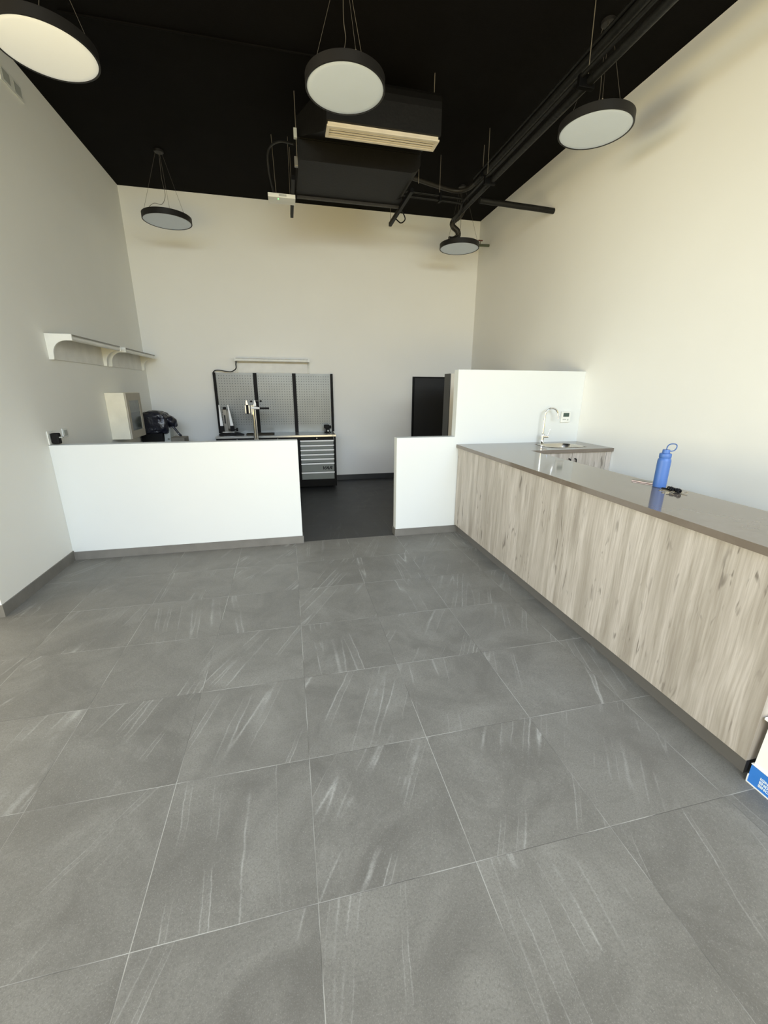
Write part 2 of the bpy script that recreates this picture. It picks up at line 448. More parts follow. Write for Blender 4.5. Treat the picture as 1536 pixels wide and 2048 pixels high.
sk = thing('sink_cabinet', 'wood-look sink cabinet against the tall white divider wall', 'cabinet', (3.05, 4.25, 0))
MB().box(2.53, XR-.002, 3.975, YW-.004, .1, .9).box(2.53, XR-.002, 3.975, 4.0, .9, HC-TS).build('carcass', WOOD, sk)
MB().box(2.53, XR-.002, 4.02, 4.04, 0, .1).build('kick_plate', KICK, sk)
for i, (a, b) in enumerate(((2.60, 3.058), (3.062, 3.50))):
    dr = MB().box(a, b, 3.953, 3.975, .11, HC-TS-.004, .001).build('door', WOOD, sk)
    hx = b-.035 if i == 0 else a+.035
    MB().tube(bez([(hx, 3.952, .995), (hx, 3.928, .992), (hx, 3.922, .96), (hx, 3.922, .88), (hx, 3.928, .845), (hx, 3.952, .842)], 5), .0065, 10).build('handle', BLACK, sk, dr, smooth=True)
MB().box(3.504, XR-.004, 3.953, 3.975, .11, HC-TS-.004).build('filler_panel', WOOD, sk)

# sink
def rrect(cx, cy, a, b, n=56, p=3.2):
    out = []
    for k in range(n):
        t = 2*PI*k/n; c, s = math.cos(t), math.sin(t)
        out.append((cx+a*math.copysign(abs(c)**(2/p), c), cy+b*math.copysign(abs(s)**(2/p), s)))
    return out
def loft(rings, cap=True):
    m = MB(); R = [[m.bm.verts.new((x, y, z)) for x, y in poly] for poly, z in rings]
    n = len(R[0])
    for A, B in zip(R, R[1:]):
        for k in range(n): m.bm.faces.new((A[k], A[(k+1) % n], B[(k+1) % n], B[k]))
    if cap: m.bm.faces.new(R[-1])
    bmesh.ops.recalc_face_normals(m.bm, faces=m.bm.faces[:])
    return m
scx, scy = 3.095, 4.235
sn = thing('sink', 'small inset steel sink in the far end of the worktop', 'sink', (scx, scy, HC))
loft([(rrect(scx, scy, .222, .168), HC+.001), (rrect(scx, scy, .242, .190), HC+.0005), (rrect(scx, scy, .244, .192), HC+.003), (rrect(scx, scy, .236, .184), HC+.005),
      (rrect(scx, scy, .214, .160), HC+.003), (rrect(scx, scy, .205, .150), HC-.012), (rrect(scx, scy, .19, .135), HC-.11), (rrect(scx, scy, .16, .105), HC-.135), (rrect(scx, scy, .03, .03, p=2), HC-.14)]).build('basin', SINKM, sn, smooth=True)
MB().lathe([(0, -.137), (.022, -.137), (.035, -.136), (.036, -.139)], (scx, scy, HC)).build('drain', CHROME, sn, smooth=True)

fx, fy = 3.005, 4.465
ft = thing('faucet', 'tall chrome gooseneck faucet beside the sink', 'faucet', (fx, fy, HC))
MB().lathe([(0, 0), (.026, 0), (.026, .006), (.021, .012), (.019, .05), (.021, .075), (.021, .105), (.015, .118), (0, .118)], (fx, fy, HC), 24).build('body', CHROME, ft, smooth=True)
arc = [(fx, fy, HC+.11), (fx, fy, HC+.22), (fx+.002, fy, HC+.32)]
for k in range(0, 11):
    t = PI - k*PI*1.02/10
    arc.append((fx+.078+.076*math.cos(t), fy-.03*(k/10), HC+.340+.076*math.sin(t)))
arc.append((fx+.158, fy-.033, HC+.315))
MB().tube(bez(arc, 3), .0105, 14).build('spout', CHROME, ft, smooth=True)
MB().tube([(fx+.157, fy-.032, HC+.325), (fx+.160, fy-.034, HC+.295)], .0125, 14).build('aerator', CHROME, ft, smooth=True)
hd = MB().tube([(fx+.015, fy-.005, HC+.085), (fx+.062, fy-.02, HC+.085)], .017, 16).build('valve_housing', CHROME, ft, smooth=True)
MB().tube([(fx+.055, fy-.02, HC+.09), (fx+.064, fy-.022, HC+.13), (fx+.078, fy-.024, HC+.17)], [.008, .006, .0045], 10).build('lever', CHROME, ft, hd, smooth=True)

th = thing('thermostat', 'white wall thermostat with a dark display above the sink', 'thermostat', (3.355, YW, 1.405))
MB().box(3.293, 3.42, YW-.026, YW-.003, 1.345, 1.475, .006).build('case', PLAST, th)
MB().box(3.315, 3.395, YW-.0275, YW-.026, 1.412, 1.458).build('display', SCREEN, th)
MB().box(3.312, 3.36, YW-.0275, YW-.026, 1.374, 1.384).box(3.375, 3.392, YW-.0275, YW-.026, 1.366, 1.384).build('button_strip', PLASTG, th)

# ---------------------------------------------------------------- things on the counter
bx, by = 2.432, 2.222
bo = thing('water_bottle', 'blue water bottle with a loop cap standing on the worktop', 'bottle', (bx, by, HC))
MB().lathe([(0, 0), (0.0361, 0), (0.0395, .004), (0.0395, .178), (0.0378, .188), (0.0336, .195), (0.0319, .200), (0, .200)], (bx, by, HC), 40).build('body', BLUE, bo, smooth=True)
cp = MB().lathe([(0.0319, .198), (0.0340, .200), (0.0357, .204), (0.0357, .224), (0.0336, .228), (0.0227, .231), (0.0218, .250), (0.0202, .254), (0, .254)], (bx, by, HC), 36).build('cap', BLUE, bo, smooth=True)
lp = []
for k in range(29):
    t = 2*PI*k/28
    a = .030*math.copysign(abs(math.cos(t))**.8, math.cos(t)); b = .024*math.copysign(abs(math.sin(t))**.8, math.sin(t))
    lp.append((bx+.026+a*.9+b*.25, by-.012-a*.35, HC+.268+b))
MB().tube(lp, .0035, 8).build('carry_loop', BLUED, bo, cp, smooth=True)

def slab_rot(mb, cx, cy, w, l, z0, z1, ang, bev=.003):
    mb.box(-w/2, w/2, -l/2, l/2, z0, z1, bev)
    vs = [v for v in mb.bm.verts]
    bmesh.ops.rotate(mb.bm, verts=vs, cent=(0, 0, 0), matrix=Matrix.Rotation(ang, 3, 'Z'))
    bmesh.ops.translate(mb.bm, verts=vs, vec=(cx, cy, 0))
    return mb
ph = thing('mobile_phone', 'rose-gold phone lying on the worktop left of the blue bottle', 'phone', (2.455, 2.365, HC))
slab_rot(MB(), 2.455, 2.365, .072, .148, HC, HC+.009, .42, .003).build('case', PHONEM, ph)
slab_rot(MB(), 2.455, 2.365, .066, .142, HC+.009, HC+.010, .42, 0).build('screen', GLASSB, ph)

ky = thing('key_bunch', 'bunch of keys with black cord lying right of the blue bottle', 'keys', (2.40, 2.08, HC))
kx, ky_ = 2.40, 2.085
pts = []
for k in range(200):
    t = k/199*PI*17
    pts.append((kx+.014*math.cos(t)+.008*math.sin(t*.21), ky_+.040-.095*k/199, HC+.015+.010*math.sin(t)))
MB().tube(pts, .0045, 8).build('braided_cord', RUBBER, ky, smooth=True)
for (cx, cy, r, a) in ((2.418, 2.022, .020, .2), (2.365, 2.06, .015, 1.2)):
    MB().tube([(cx+r*math.cos(t*PI/10), cy+.75*r*math.sin(t*PI/10), HC+.006+.004*math.cos(t*PI/10)) for t in range(21)], .0022, 8).build('key_ring', KEYM, ky, smooth=True)
for (cx, cy, a, ln) in ((2.37, 2.115, .6, .05), (2.345, 2.07, 1.1, .052), (2.395, 2.14, .2, .045)):
    mb = MB(); slab_rot(mb, cx, cy, .008, ln, HC+.001, HC+.0035, a, 0)
    mb.lathe([(0, 0), (.011, 0), (.011, .0025), (0, .0025)], (cx+ln*.5*-math.sin(a), cy+ln*.5*math.cos(a), HC+.001), 16)
    mb.build('key', KEYM, ky)
slab_rot(MB(), 2.40, 2.15, .02, .034, HC, HC+.012, .5, .003).build('fob', RUBBER, ky)

# ---------------------------------------------------------------- carton at the end of the counter
ct = thing('display_carton', 'white carton with a printed blue base standing at the counter end', 'carton', (2.2, .80, 0))
tr = MB().box(1.972, 2.42, .50, 1.038, .006, .102).build('base_band', CARTB, ct)
MB().box(1.970, 2.422, .498, 1.040, 0, .006).box(1.969, 1.9725, 1.036, 1.0405, .006, .045).box(1.970, 2.42, .498, 1.040, .102, .105).build('base_edge', PAPER, ct)
mb = MB(); mb.prism([(1.978, .105), (2.40, .105), (2.40, .355), (1.990, .355)], 1, .52, 1.033); mb.build('carton_body', PAPER, ct)
MB().box(1.968, 2.42, .505, 1.046, .345, .358, .002).build('lid', PAPER, ct)
rotm = Matrix(((0, 0, -1, 0), (-1, 0, 0, 0), (0, 1, 0, 0), (0, 0, 0, 1)))
for i, s in enumerate(('IGNI', 'ENDO', 'SINC')):
    text_mesh('lettering', s, .0185, TEXTW, ct, tr, Matrix.Translation((1.9716, .994, .058-.0185*i)) @ rotm, bold=.0007)

# ---------------------------------------------------------------- pendant lamps
def pendant(x, y, z, label, diff, rot=0., cord_ang=200, R=.30, h=.068):
    g = 'round pendant lamps'
    t = thing('pendant_lamp', label, 'lamp', (x, y, z), g)
    MB().lathe([(R-.012, .004), (R-.012, 0), (R-.004, 0), (R, .003), (R, h-.003), (R-.004, h), (0, h), (0, h-.003), (R-.012, h-.003), (R-.012, .004)], (x, y, z), 72).build('housing', LAMPB, t, smooth=True)
    MB().lathe([(0, .001), (R-.05, .001), (R-.016, .003), (R-.011, .006), (R-.011, .01), (0, .01)], (x, y, z), 72).build('diffuser', diff, t, smooth=True)
    cn_ = MB().lathe([(0, H-z), (.055, H-z), (.055, H-z-.022), (.05, H-z-.026), (0, H-z-.026)], (x, y, z), 28).build('ceiling_canopy', LAMPB, t, smooth=True)
    for k in range(3):
        a = math.radians(rot+120*k)
        p0 = (x+.04*math.cos(a), y+.04*math.sin(a), H-.026); p1 = (x+(R-.03)*math.cos(a), y+(R-.03)*math.sin(a), z+h+.012)
        w = MB().tube([p0, p1], .0016, 6).build('suspension_cable', CABLE, t, smooth=True)
        MB().tube([(p1[0], p1[1], z+h-.002), (p1[0], p1[1], z+h+.018)], .005, 8).build('cable_grip', ROD, t, w)
    a = math.radians(cord_ang); ex, ey = x+.24*math.cos(a), y+.24*math.sin(a)
    MB().tube(bez([(x, y, H-.026), (x-.005, y, H-.3), (x+.01, y+.01, z+h+.24), (x-.01+.03*math.cos(a), y, z+h+.13), (x+.13*math.cos(a), y+.13*math.sin(a), z+h+.125), (x+.2*math.cos(a), y+.2*math.sin(a), z+h+.07), (ex, ey, z+h)], 8), .0028, 6).build('power_cord', CABLE, t, smooth=True)
    return t
pendant(.569, 3.844, 3.890, 'round black pendant lamp hanging in front of the air outlet grille', DIFF, 38, 112)
pendant(2.739, 3.827, 3.880, 'round black pendant lamp below the long pipes near the right wall', DIFF, 0, 75)
pendant(2.718, 6.744, 3.795, 'round black pendant lamp under the drooping duct in the far right corner', DIFF, 90, 120)
pendant(-1.402, 6.762, 3.830, 'round black pendant lamp hanging near the far left corner', DIFF, 90, 190)
pendant(-1.42, 3.900, 3.868, 'round pendant lamp with reflected daylight put in as a cream glow, cut off by the top left of the photo', DIFF_DAYLIT, 20, 60)

# ---------------------------------------------------------------- ceiling air conditioner
ac = thing('air_conditioner', 'black ducted air conditioner hanging from the ceiling above the doorway', 'air conditioner', (.95, 5.4, 4.05))
X0, X1 = .27, 1.60
X1 = 1.62
cr = [(X0, 4.06), (X1-.12, 4.06)]
for k in range(1, 7):
    t_ = -PI/2 + k*PI/12
    cr.append((X1-.12+.12*math.cos(t_), 4.06+.09+.09*math.sin(t_)))
cr += [(X1, 4.44), (X0, 4.44)]
MB().prism(cr, 1, 5.30, 6.0).build('unit_body', DUCT, ac)
MB().box(X0-.004, X1-.10, 5.286, 5.30, 4.052, 4.066).box(X0-.004, X1+.004, 5.286, 5.30, 4.236, 4.25).box(X0-.004, X0+.01, 5.286, 5.30, 4.066, 4.236).build('casing_rim', DUCT, ac)
mb = MB()
A = [(.50, 4.86, 4.12), (1.60, 4.86, 4.12), (1.60, 4.86, 4.47), (.50, 4.86, 4.47)]
C_ = [(X0+.002, 5.298, 4.25), (X1-.02, 5.298, 4.25), (X1-.02, 5.298, 4.43), (X0+.002, 5.298, 4.43)]
R_ = [[mb.bm.verts.new(p) for p in q] for q in (A, C_)]
for P_, Q_ in zip(R_, R_[1:]):
    for k in range(4): mb.bm.faces.new((P_[k], P_[(k+1) % 4], Q_[(k+1) % 4], Q_[k]))
mb.bm.faces.new(R_[0]); mb.bm.faces.new(R_[-1]); bmesh.ops.recalc_face_normals(mb.bm, faces=mb.bm.faces[:])
mb.build('transition_duct', DUCT, ac)
# elbow that bends down to the grille
pf = [(4.86, 4.47), (4.80, 4.475), (4.72, 4.465), (4.655, 4.44), (4.61, 4.395), (4.588, 4.34), (4.58, 4.28), (4.58, 4.075), (4.785, 4.075), (4.80, 4.115), (4.86, 4.12)]
MB().prism(pf, 0, .50, 1.60).build('elbow_duct', DUCT, ac)
gr = MB()
gx0, gx1, gy0, gy1, gz = .505, 1.592, 4.60, 4.785, 4.035
fwid = .028
gr.box(gx0, gx1, gy0, gy0+fwid, gz, gz+.014).box(gx0, gx1, gy1-fwid, gy1, gz, gz+.014).box(gx0, gx0+fwid, gy0+fwid, gy1-fwid, gz, gz+.014).box(gx1-fwid, gx1, gy0+fwid, gy1-fwid, gz, gz+.014)
gr.box(gx0+.01, gx1-.01, gy0+.01, gy0+.016, gz+.014, gz+.042).box(gx0+.01, gx0+.016, gy0+.016, gy1-.01, gz+.014, gz+.042).box(gx1-.016, gx1-.01, gy0+.016, gy1-.01, gz+.014, gz+.042)
go = gr.build('outlet_grille', GRILL, ac)
sl = MB()
for k in range(3):
    yy = gy0+fwid+.018+k*.040
    sl.box(gx0+fwid, gx1-fwid, yy, yy+.015, gz+.003, gz+.012)
sl.build('slats', GRILL, ac, go)
MB().box(gx0+fwid, gx1-fwid, gy0+fwid, gy1-fwid, gz+.03, gz+.034).build('grille_back', GDARK, ac, go)
for x_, y0_, y1_ in ((.215, 5.62, 6.74), (1.615, 5.60, 6.72)):
    MB().box(x_-.02, x_+.02, y0_, y1_, 4.0, 4.045).build('support_channel', BLACK, ac)
MB().box(X0, X1-.02, 6.0, 6.16, 4.06, 4.30).build('rear_section', DUCT, ac)
MB().box(X0, X1-.02, 6.16, 6.19, 4.03, 4.12, .004).build('drain_lip', PIPEL, ac)
for x_, y_, z_ in ((1.558, 4.70, 4.46), (.253, 5.26, 4.06), (1.615, 6.70, 4.02), (.215, 6.3, 4.02), (1.64, 5.42, 4.02)):
    MB().tube([(x_, y_, H), (x_, y_, z_)], .0035, 8).build('hanger_rod', ROD, ac)
MB().box(.228, .262, 5.235, 5.275, 4.215, 4.30, .003).build('hanger_bracket', PLASTG, ac)
MB().box(.225, .262, 5.30, 5.345, 4.0, 4.085, .003).build('hanger_bracket', METALG, ac)
MB().tube(bez([(1.60, 6.3, 4.12), (1.70, 6.35, 4.06), (1.74, 6.35, 3.98), (1.68, 6.35, 3.93), (1.62, 6.40, 3.99)], 6), .008, 8).build('drain_hose', PIPE, ac, smooth=True)
MB().tube(bez([(.0, 6.1, 3.99), (-.05, 6.1, 4.25), (-.04, 6.0, 4.42), (.08, 5.75, 4.40), (.24, 5.5, 4.28)], 8), .013, 8).build('control_cable', CORD, ac, smooth=True)

cb = thing('control_box', 'slim white control box with a green light beside the air conditioner', 'control box', (.08, 6.09, 3.95))
MB().box(-.08, .246, 5.99, 6.19, 3.953, 3.997, .006).build('case', PLAST, cb)
MB().box(.05, .14, 5.987, 5.99, 3.965, 3.988).build('label_strip', PLASTG, cb)
MB().box(.036, .044, 6.02, 6.05, 3.950, 3.954).build('indicator_light', LEDG, cb)
for x_ in (.02, .22):
    MB().tube([(x_-.02 if x_ < .1 else x_-.03, 6.08, H), (x_ if x_ < .1 else x_-.035, 6.08, 3.99)], .003, 8).build('hanger_rod', ROD, cb)

# ---------------------------------------------------------------- pipes
def wobble(p0, p1, n, amp, seed):
    out = []
    for k in range(n+1):
        t = k/n; p = Vector(p0).lerp(Vector(p1), t)
        w = noise.noise_vector(Vector((seed, t*6, 0)))
        out.append(p + Vector((w.x*amp, 0, w.z*amp)))
    return out
pu = thing('insulated_pipe', 'upper black insulated pipe running along the ceiling, bending to the air conditioner', 'pipe', (2.58, 2.5, 4.32), 'long black pipes under the ceiling')
MB().tube(wobble((2.585, -1.5, 4.33), (2.585, 5.95, 4.33), 40, .005, 1), .038, 14).build('pipe', PIPE, pu, smooth=True)
MB().tube(wobble((2.537, -1.5, 4.352), (2.537, 5.92, 4.352), 30, .003, 4), .013, 10).build('thin_pipe', PIPE, pu, smooth=True)
MB().tube(bez([(2.585, 5.9, 4.33), (2.56, 6.12, 4.33), (2.42, 6.24, 4.33), (2.1, 6.2, 4.35), (1.85, 6.13, 4.36), (1.58, 6.05, 4.36)], 8), .026, 12).build('connecting_pipe', PIPEL, pu, smooth=True)
MB().tube([(2.557, 5.694, H), (2.557, 5.694, 4.37)], .0035, 8).build('hanger_rod', ROD, pu)
MB().box(2.535, 2.635, 5.68, 5.71, 4.285, 4.385, .004).build('clamp', BLACK, pu)

pL = thing('insulated_pipe', 'lower black insulated pipe running parallel to the upper one nearer the right wall', 'pipe', (2.52, 2.5, 4.10), 'long black pipes under the ceiling')
MB().tube(wobble((2.53, -1.5, 4.11), (2.53, 6.55, 4.11), 44, .005, 9), .032, 14).build('pipe', PIPE, pL, smooth=True)
MB().tube(wobble((2.455, -1.5, 4.135), (2.455, 6.1, 4.135), 40, .005, 12), .017, 10).build('thin_pipe', PIPE, pL, smooth=True)
for x_, y_ in ((2.508, 3.692), (2.464, 5.364)):
    MB().tube([(x_, y_, H), (x_+.01, y_, 4.11)], .0035, 8).build('hanger_rod', ROD, pL)
    MB().box(2.435, 2.575, y_-.02, y_+.02, 4.065, 4.155, .004).build('clamp', BLACK, pL)

MB_ = MB().tube(wobble((2.50, 5.61, 4.0), (XR, 5.64, 3.985), 14, .004, 20), .034, 14)
tag(MB_.build('branch_pipe', PIPE, smooth=True), 'short black pipe crossing from the ceiling pipes into the right wall', 'pipe')

fl_ = thing('flexible_duct', 'wrinkled black flexible hose drooping above the far right pendant lamp', 'duct', (2.68, 6.75, 4.1))
path = bez([(2.84, 6.9, 4.45), (2.775, 6.9, 4.30), (2.66, 6.9, 4.205), (2.66, 6.9, 4.14), (2.74, 6.9, 4.08), (2.745, 6.9, 4.01), (2.67, 6.9, 3.965), (2.60, 6.9, 3.962)], 12)
MB().tube(path, [.041+.001*math.sin(i*1.9) for i in range(len(path))], 16).build('hose', PIPEL, fl_, smooth=True)
sp = thing('copper_pipe_pair', 'pair of thin black pipes running from the air conditioner towards the right, bending down', 'pipe', (2.0, 6.0, 4.15))
for dz, dy in ((0, 0), (-.045, .02)):
    MB().tube(bez([(1.58, 5.98+dy, 4.16+dz), (2.0, 6.0+dy, 4.16+dz), (2.38, 6.02+dy, 4.16+dz), (2.47-dy, 6.05+dy, 4.15+dz), (2.50-dy, 6.2, 4.12+dz), (2.52-dy, 6.4, 4.11+dz), (2.55, 6.55, 4.11+dz)], 8), .013, 10).build('pipe', PIPE, sp, smooth=True)
MB().tube([(2.116, 6.03, H), (2.116, 6.03, 4.17)], .0035, 8).build('hanger_rod', ROD, sp)
MB().box(2.10, 2.13, 5.97, 6.05, 4.09, 4.19, .003).build('clamp', BLACK, sp)
vv = thing('wall_valve', 'small greenish pipe valve sticking out of the right wall near the corner', 'valve', (XR, 7.5, 4.11))
MB().tube([(XR, 7.5, 4.115), (3.34, 7.5, 4.105)], .021, 12).lathe([(.03, -.012), (.03, .012)], (3.42, 7.5, 4.11), 12).build('body', VALVE, vv, smooth=True)
MB().tube([(3.405, 7.5, 4.12), (3.405, 7.5, 4.175)], .010, 8).build('stem', ROD, vv)
MB().box(3.365, 3.445, 7.488, 7.512, 4.172, 4.187, .003).build('handle', BRASS, vv)
tag(MB().tube([(-1.6, 4.75, H-.008), (.47, 4.74, H-.008)], .009, 8).build('conduit', CEIL, smooth=True), 'thin black conduit running across the black ceiling', 'conduit')

# ---------------------------------------------------------------- canopy lights (same fixture on two walls)
def canopy(label, origin, ux, out, L=1.30, z0=1.995, z1=2.235, dep=.235):
    """origin: wall point at one end; ux: direction along the wall; out: away from the wall"""
    t = thing('canopy_light', label, 'light', (origin[0], origin[1], z0), 'white canopy lights')
    ux = Vector(ux); out = Vector(out); O = Vector((origin[0], origin[1], 0))
    def P(u, o, z): return O + ux*u + out*o + Vector((0, 0, z))
    def bx_(mb, u0, u1, o0, o1, za, zb):
        vs = [mb.bm.verts.new(P(u, o, z)) for u, o, z in ((u0,o0,za),(u1,o0,za),(u1,o1,za),(u0,o1,za),(u0,o0,zb),(u1,o0,zb),(u1,o1,zb),(u0,o1,zb))]
        for f in ((3,2,1,0),(4,5,6,7),(0,1,5,4),(1,2,6,5),(2,3,7,6),(3,0,4,7)): mb.bm.faces.new([vs[i] for i in f])
        bmesh.ops.recalc_face_normals(mb.bm, faces=mb.bm.faces[:])
        return mb
    bx_(MB(), .01, L-.01, .002, .012, z0+.003, z1-.01).build('back_plate', SHELFL, t)
    bx_(MB(), .01, L-.01, .012, dep-.03, z1-.018, z1-.006).build('top_plate', SHELFL, t)
    # end brackets with a concave quarter curve
    prof = [(0.002, z0), (.045, z0), (.05, z0+.03)]
    for k in range(9):
        a = PI - k*(PI/2)/8
        prof.append((.05+.13*(1+math.cos(a)), z0+.05+.13*math.sin(a)))
    prof += [(dep, z0+.18), (dep, z1), (.002, z1)]
    for u0 in (0, L-.02):
        mb = MB()
        A_ = [mb.bm.verts.new(P(u0, o, z)) for o, z in prof]; B_ = [mb.bm.verts.new(P(u0+.02, o, z)) for o, z in prof]
        mb.bm.faces.new(A_); mb.bm.faces.new(B_[::-1])
        for i in range(len(prof)): mb.bm.faces.new((A_[i], B_[i], B_[(i+1) % len(prof)], A_[(i+1) % len(prof)]))
        bmesh.ops.recalc_face_normals(mb.bm, faces=mb.bm.faces[:])
        mb.build('end_bracket', PLAST, t)
    MB().tube([P(.004, dep-.028, z1-.035), P(L-.004, dep-.028, z1-.035)], .024, 16).build('tube_lamp', TUBE, t, smooth=True)
    bx_(MB(), .01, L-.01, dep-.012, dep-.002, z1-.012, z1-.002).build('front_rail', METALG, t)
    return t
canopy('white canopy light on the left wall, the nearer of two', (XL, 4.93), (0, 1, 0), (1, 0, 0))
canopy('white canopy light on the left wall, the one by the corner', (XL, 6.38), (0, 1, 0), (1, 0, 0), L=1.32)
canopy('white canopy light on the back wall above the pegboards', (-.83, YB), (1, 0, 0), (0, -1, 0), L=1.25, z0=1.99, z1=2.225, dep=.20)
tag(MB().tube(bez([(-.80, 7.76, 2.20), (-.815, 7.74, 2.12), (-.82, 7.74, 2.05), (-.90, 7.78, 2.00), (-1.0, 7.8, 2.005), (-1.10, 7.81, 2.02), (-1.17, 7.82, 2.015), (-1.205, 7.83, 1.985), (-1.205, 7.84, 1.95)], 8), .0085, 8).build('power_cable', CORD, smooth=True), 'black cable from the back-wall light down to the pegboard corner', 'cable')

# ---------------------------------------------------------------- workbench with pegboards
wbn = thing('workbench', 'black workbench with steel top, drawers and perforated back panels', 'workbench', (-.2, 7.6, 0))
BX0, BX1, BYF = -1.19, .795, 7.27
MB().box(BX0-.005, BX1+.005, BYF-.012, YB-.01, .923, .957, .003).build('worktop', STEEL, wbn)
MB().box(BX0, BX1, BYF+.02, YB-.03, .04, .10).build('plinth', BLACK, wbn)
cw = (BX1-BX0)/3
for i in range(3):
    a = BX0+i*cw; b = a+cw
    cab = MB().box(a+.001, b-.001, BYF+.012, YB-.03, .10, .923).box(a+.001, a+.04, BYF, BYF+.012, .04, .923).box(b-.04, b-.001, BYF, BYF+.012, .04, .923).box(a+.04, b-.04, BYF, BYF+.012, .875, .923).box(a+.04, b-.04, BYF, BYF+.012, .04, .165)
    co = cab.build('cabinet', BLACK, wbn)
    m_ = MB().lathe([(0, 0), (.007, 0), (.007, .004), (0, .004)], (0, 0, 0), 14)
    bmesh.ops.rotate(m_.bm, verts=m_.bm.verts[:], cent=(0, 0, 0), matrix=Matrix.Rotation(PI/2, 3, 'X'))
    bmesh.ops.translate(m_.bm, verts=m_.bm.verts[:], vec=((a+b)/2, BYF, .899)); m_.build('lock', STEEL, wbn, co)
    if i == 2:
        zt = [.866, .785, .705, .625, .545, .465, .305, .165]
        for z_, zn in zip(zt, zt[1:]):
            dr = MB().box(a+.044, b-.044, BYF-.006, BYF+.012, zn+.006, z_-.002, .002).build('drawer', DRAWER, wbn)
            MB().box(a+.040, b-.040, BYF-.026, BYF-.006, z_-.024, z_+.001, .004).build('handle', HANDLE, wbn, dr)
            if abs(z_-.465) < .01:
                rm = Matrix(((1, 0, 0, 0), (0, 0, -1, 0), (0, 1, 0, 0), (0, 0, 0, 1)))
                text_mesh('lettering', 'VAR', .074, TEXTB, wbn, dr, Matrix.Translation((b-.262, BYF-.0068, .347)) @ rm @ Matrix.Scale(1.25, 4, (1, 0, 0)), shear=.35, bold=.0035)
    else:
        dr = MB().box(a+.044, b-.044, BYF-.006, BYF+.012, .17, .865, .002).build('door', DRAWER, wbn)
px = [-1.20, -.530, .141, .812]
for i in range(3):
    MB().box(px[i]+.028, px[i+1]-.028, 7.852, 7.862, .957, 1.978).build('pegboard', PEG, wbn)
for i, x_ in enumerate(px):
    w_ = .020 if i in (0, 3) else .031
    MB().box(x_-w_, x_+w_, 7.832, 7.875, .957, 1.985, .002).build('upright', BLACK, wbn)

# wheel truing stand
tx, ty, tz = -.985, 7.52, .957
ts = thing('truing_stand', 'wheel truing stand with two pointed uprights on the left of the workbench', 'truing stand', (tx, ty, tz))
MB().box(tx-.175, tx+.10, ty-.10, ty+.12, tz, tz+.028, .006).prism([(tx+.10, tz), (tx+.225, tz), (tx+.225, tz+.012), (tx+.12, tz+.045), (tx+.10, tz+.045)], 1, ty-.08, ty+.02).build('base', BLACK, ts)
MB().box(tx-.10, tx-.035, ty+.05, ty+.08, tz+.028, tz+.435, .004).box(tx-.035, tx+.02, ty+.07, ty+.085, tz+.10, tz+.40).build('column', METALG, ts)
MB().box(tx-.09, tx-.04, ty+.03, ty+.085, tz+.42, tz+.465, .008).build('column_cap', RUBBER, ts)
MB().box(tx-.085, tx-.062, ty+.047, ty+.05, tz+.19, tz+.33).build('printed_strip', TEXTB, ts)
for sx_, x_ in ((-1, tx-.13), (1, tx+.035)):
    top_x = x_+(-.012 if sx_ < 0 else -.035)
    mb = MB(); mb.prism([(x_-.024, tz+.15), (x_+.024, tz+.15), (top_x+.008, tz+.50), (top_x-.006, tz+.50)], 1, ty, ty+.022)
    am = mb.build('arm', HANDLE, ts)
    MB().box(x_-.03, x_+.033, ty-.012, ty+.035, tz+.045, tz+.155, .006).build('arm_socket', RUBBER, ts, am)
MB().tube([(tx+.07, ty+.01, tz+.09), (tx+.10, ty+.01, tz+.09)], .008, 8).tube([(tx+.10, ty+.01, tz+.09), (tx+.125, ty+.01, tz+.09)], .028, 14).build('knob', RUBBER, ts)
MB().box(tx-.12, tx+.07, ty-.02, ty-.01, tz+.042, tz+.056).build('slide_bar', STEEL, ts)

# dark tray beside it
tag(MB().box(-.72, -.255, 7.42, 7.60, .957, .978, .004).build('bench_tray', BROWNM), 'flat dark tray lying on the workbench behind the clamp stand', 'tray')

# clamp stand (repair stand) standing in front of the bench
rx, ry = -.535, 6.95
rs = thing('repair_stand', 'chrome bicycle repair stand with a clamp head, behind the low wall', 'repair stand', (rx, ry, 0))
MB().box(rx-.35, rx+.35, ry-.22, ry+.16, 0, .012, .003).build('base_plate', BLACK, rs)
MB().tube([(rx, ry, .012), (rx, ry, 1.04)], .026, 18).tube([(rx, ry, 1.0), (rx, ry, 1.47)], .020, 18).build('pole', CHROME, rs, smooth=True)
MB().tube([(rx+.038, ry+.02, .30), (rx+.028, ry+.02, 1.40)], .012, 12).build('side_tube', STEEL, rs, smooth=True)
MB().tube([(rx-.02, ry, 1.33), (rx-.02, ry, 1.47)], .028, 14).build('collar', STEEL, rs, smooth=True)
cl = MB().box(rx-.125, rx-.10, ry-.03, ry+.03, 1.345, 1.475, .006).box(rx-.07, rx-.045, ry-.03, ry+.03, 1.345, 1.475, .006).prism([(rx-.105, 1.475), (rx-.07, 1.475), (rx-.085, 1.545), (rx-.10, 1.545)], 1, ry-.012, ry+.012).build('clamp_jaw', STEEL, rs)
MB().box(rx-.10, rx-.07, ry-.028, ry+.028, 1.34, 1.48, .004).build('jaw_pad', RUBBER, rs, cl)
MB().tube([(rx-.03, ry-.01, 1.435), (rx+.06, ry-.01, 1.43), (rx+.105, ry-.01, 1.425)], [.027, .019, .012], 14).build('clamp_arm', HANDLE, rs, smooth=True)
MB().tube([(rx+.10, ry-.01, 1.425), (rx+.245, ry-.01, 1.425)], .014, 12).build('lever_handle', RUBBER, rs, smooth=True)
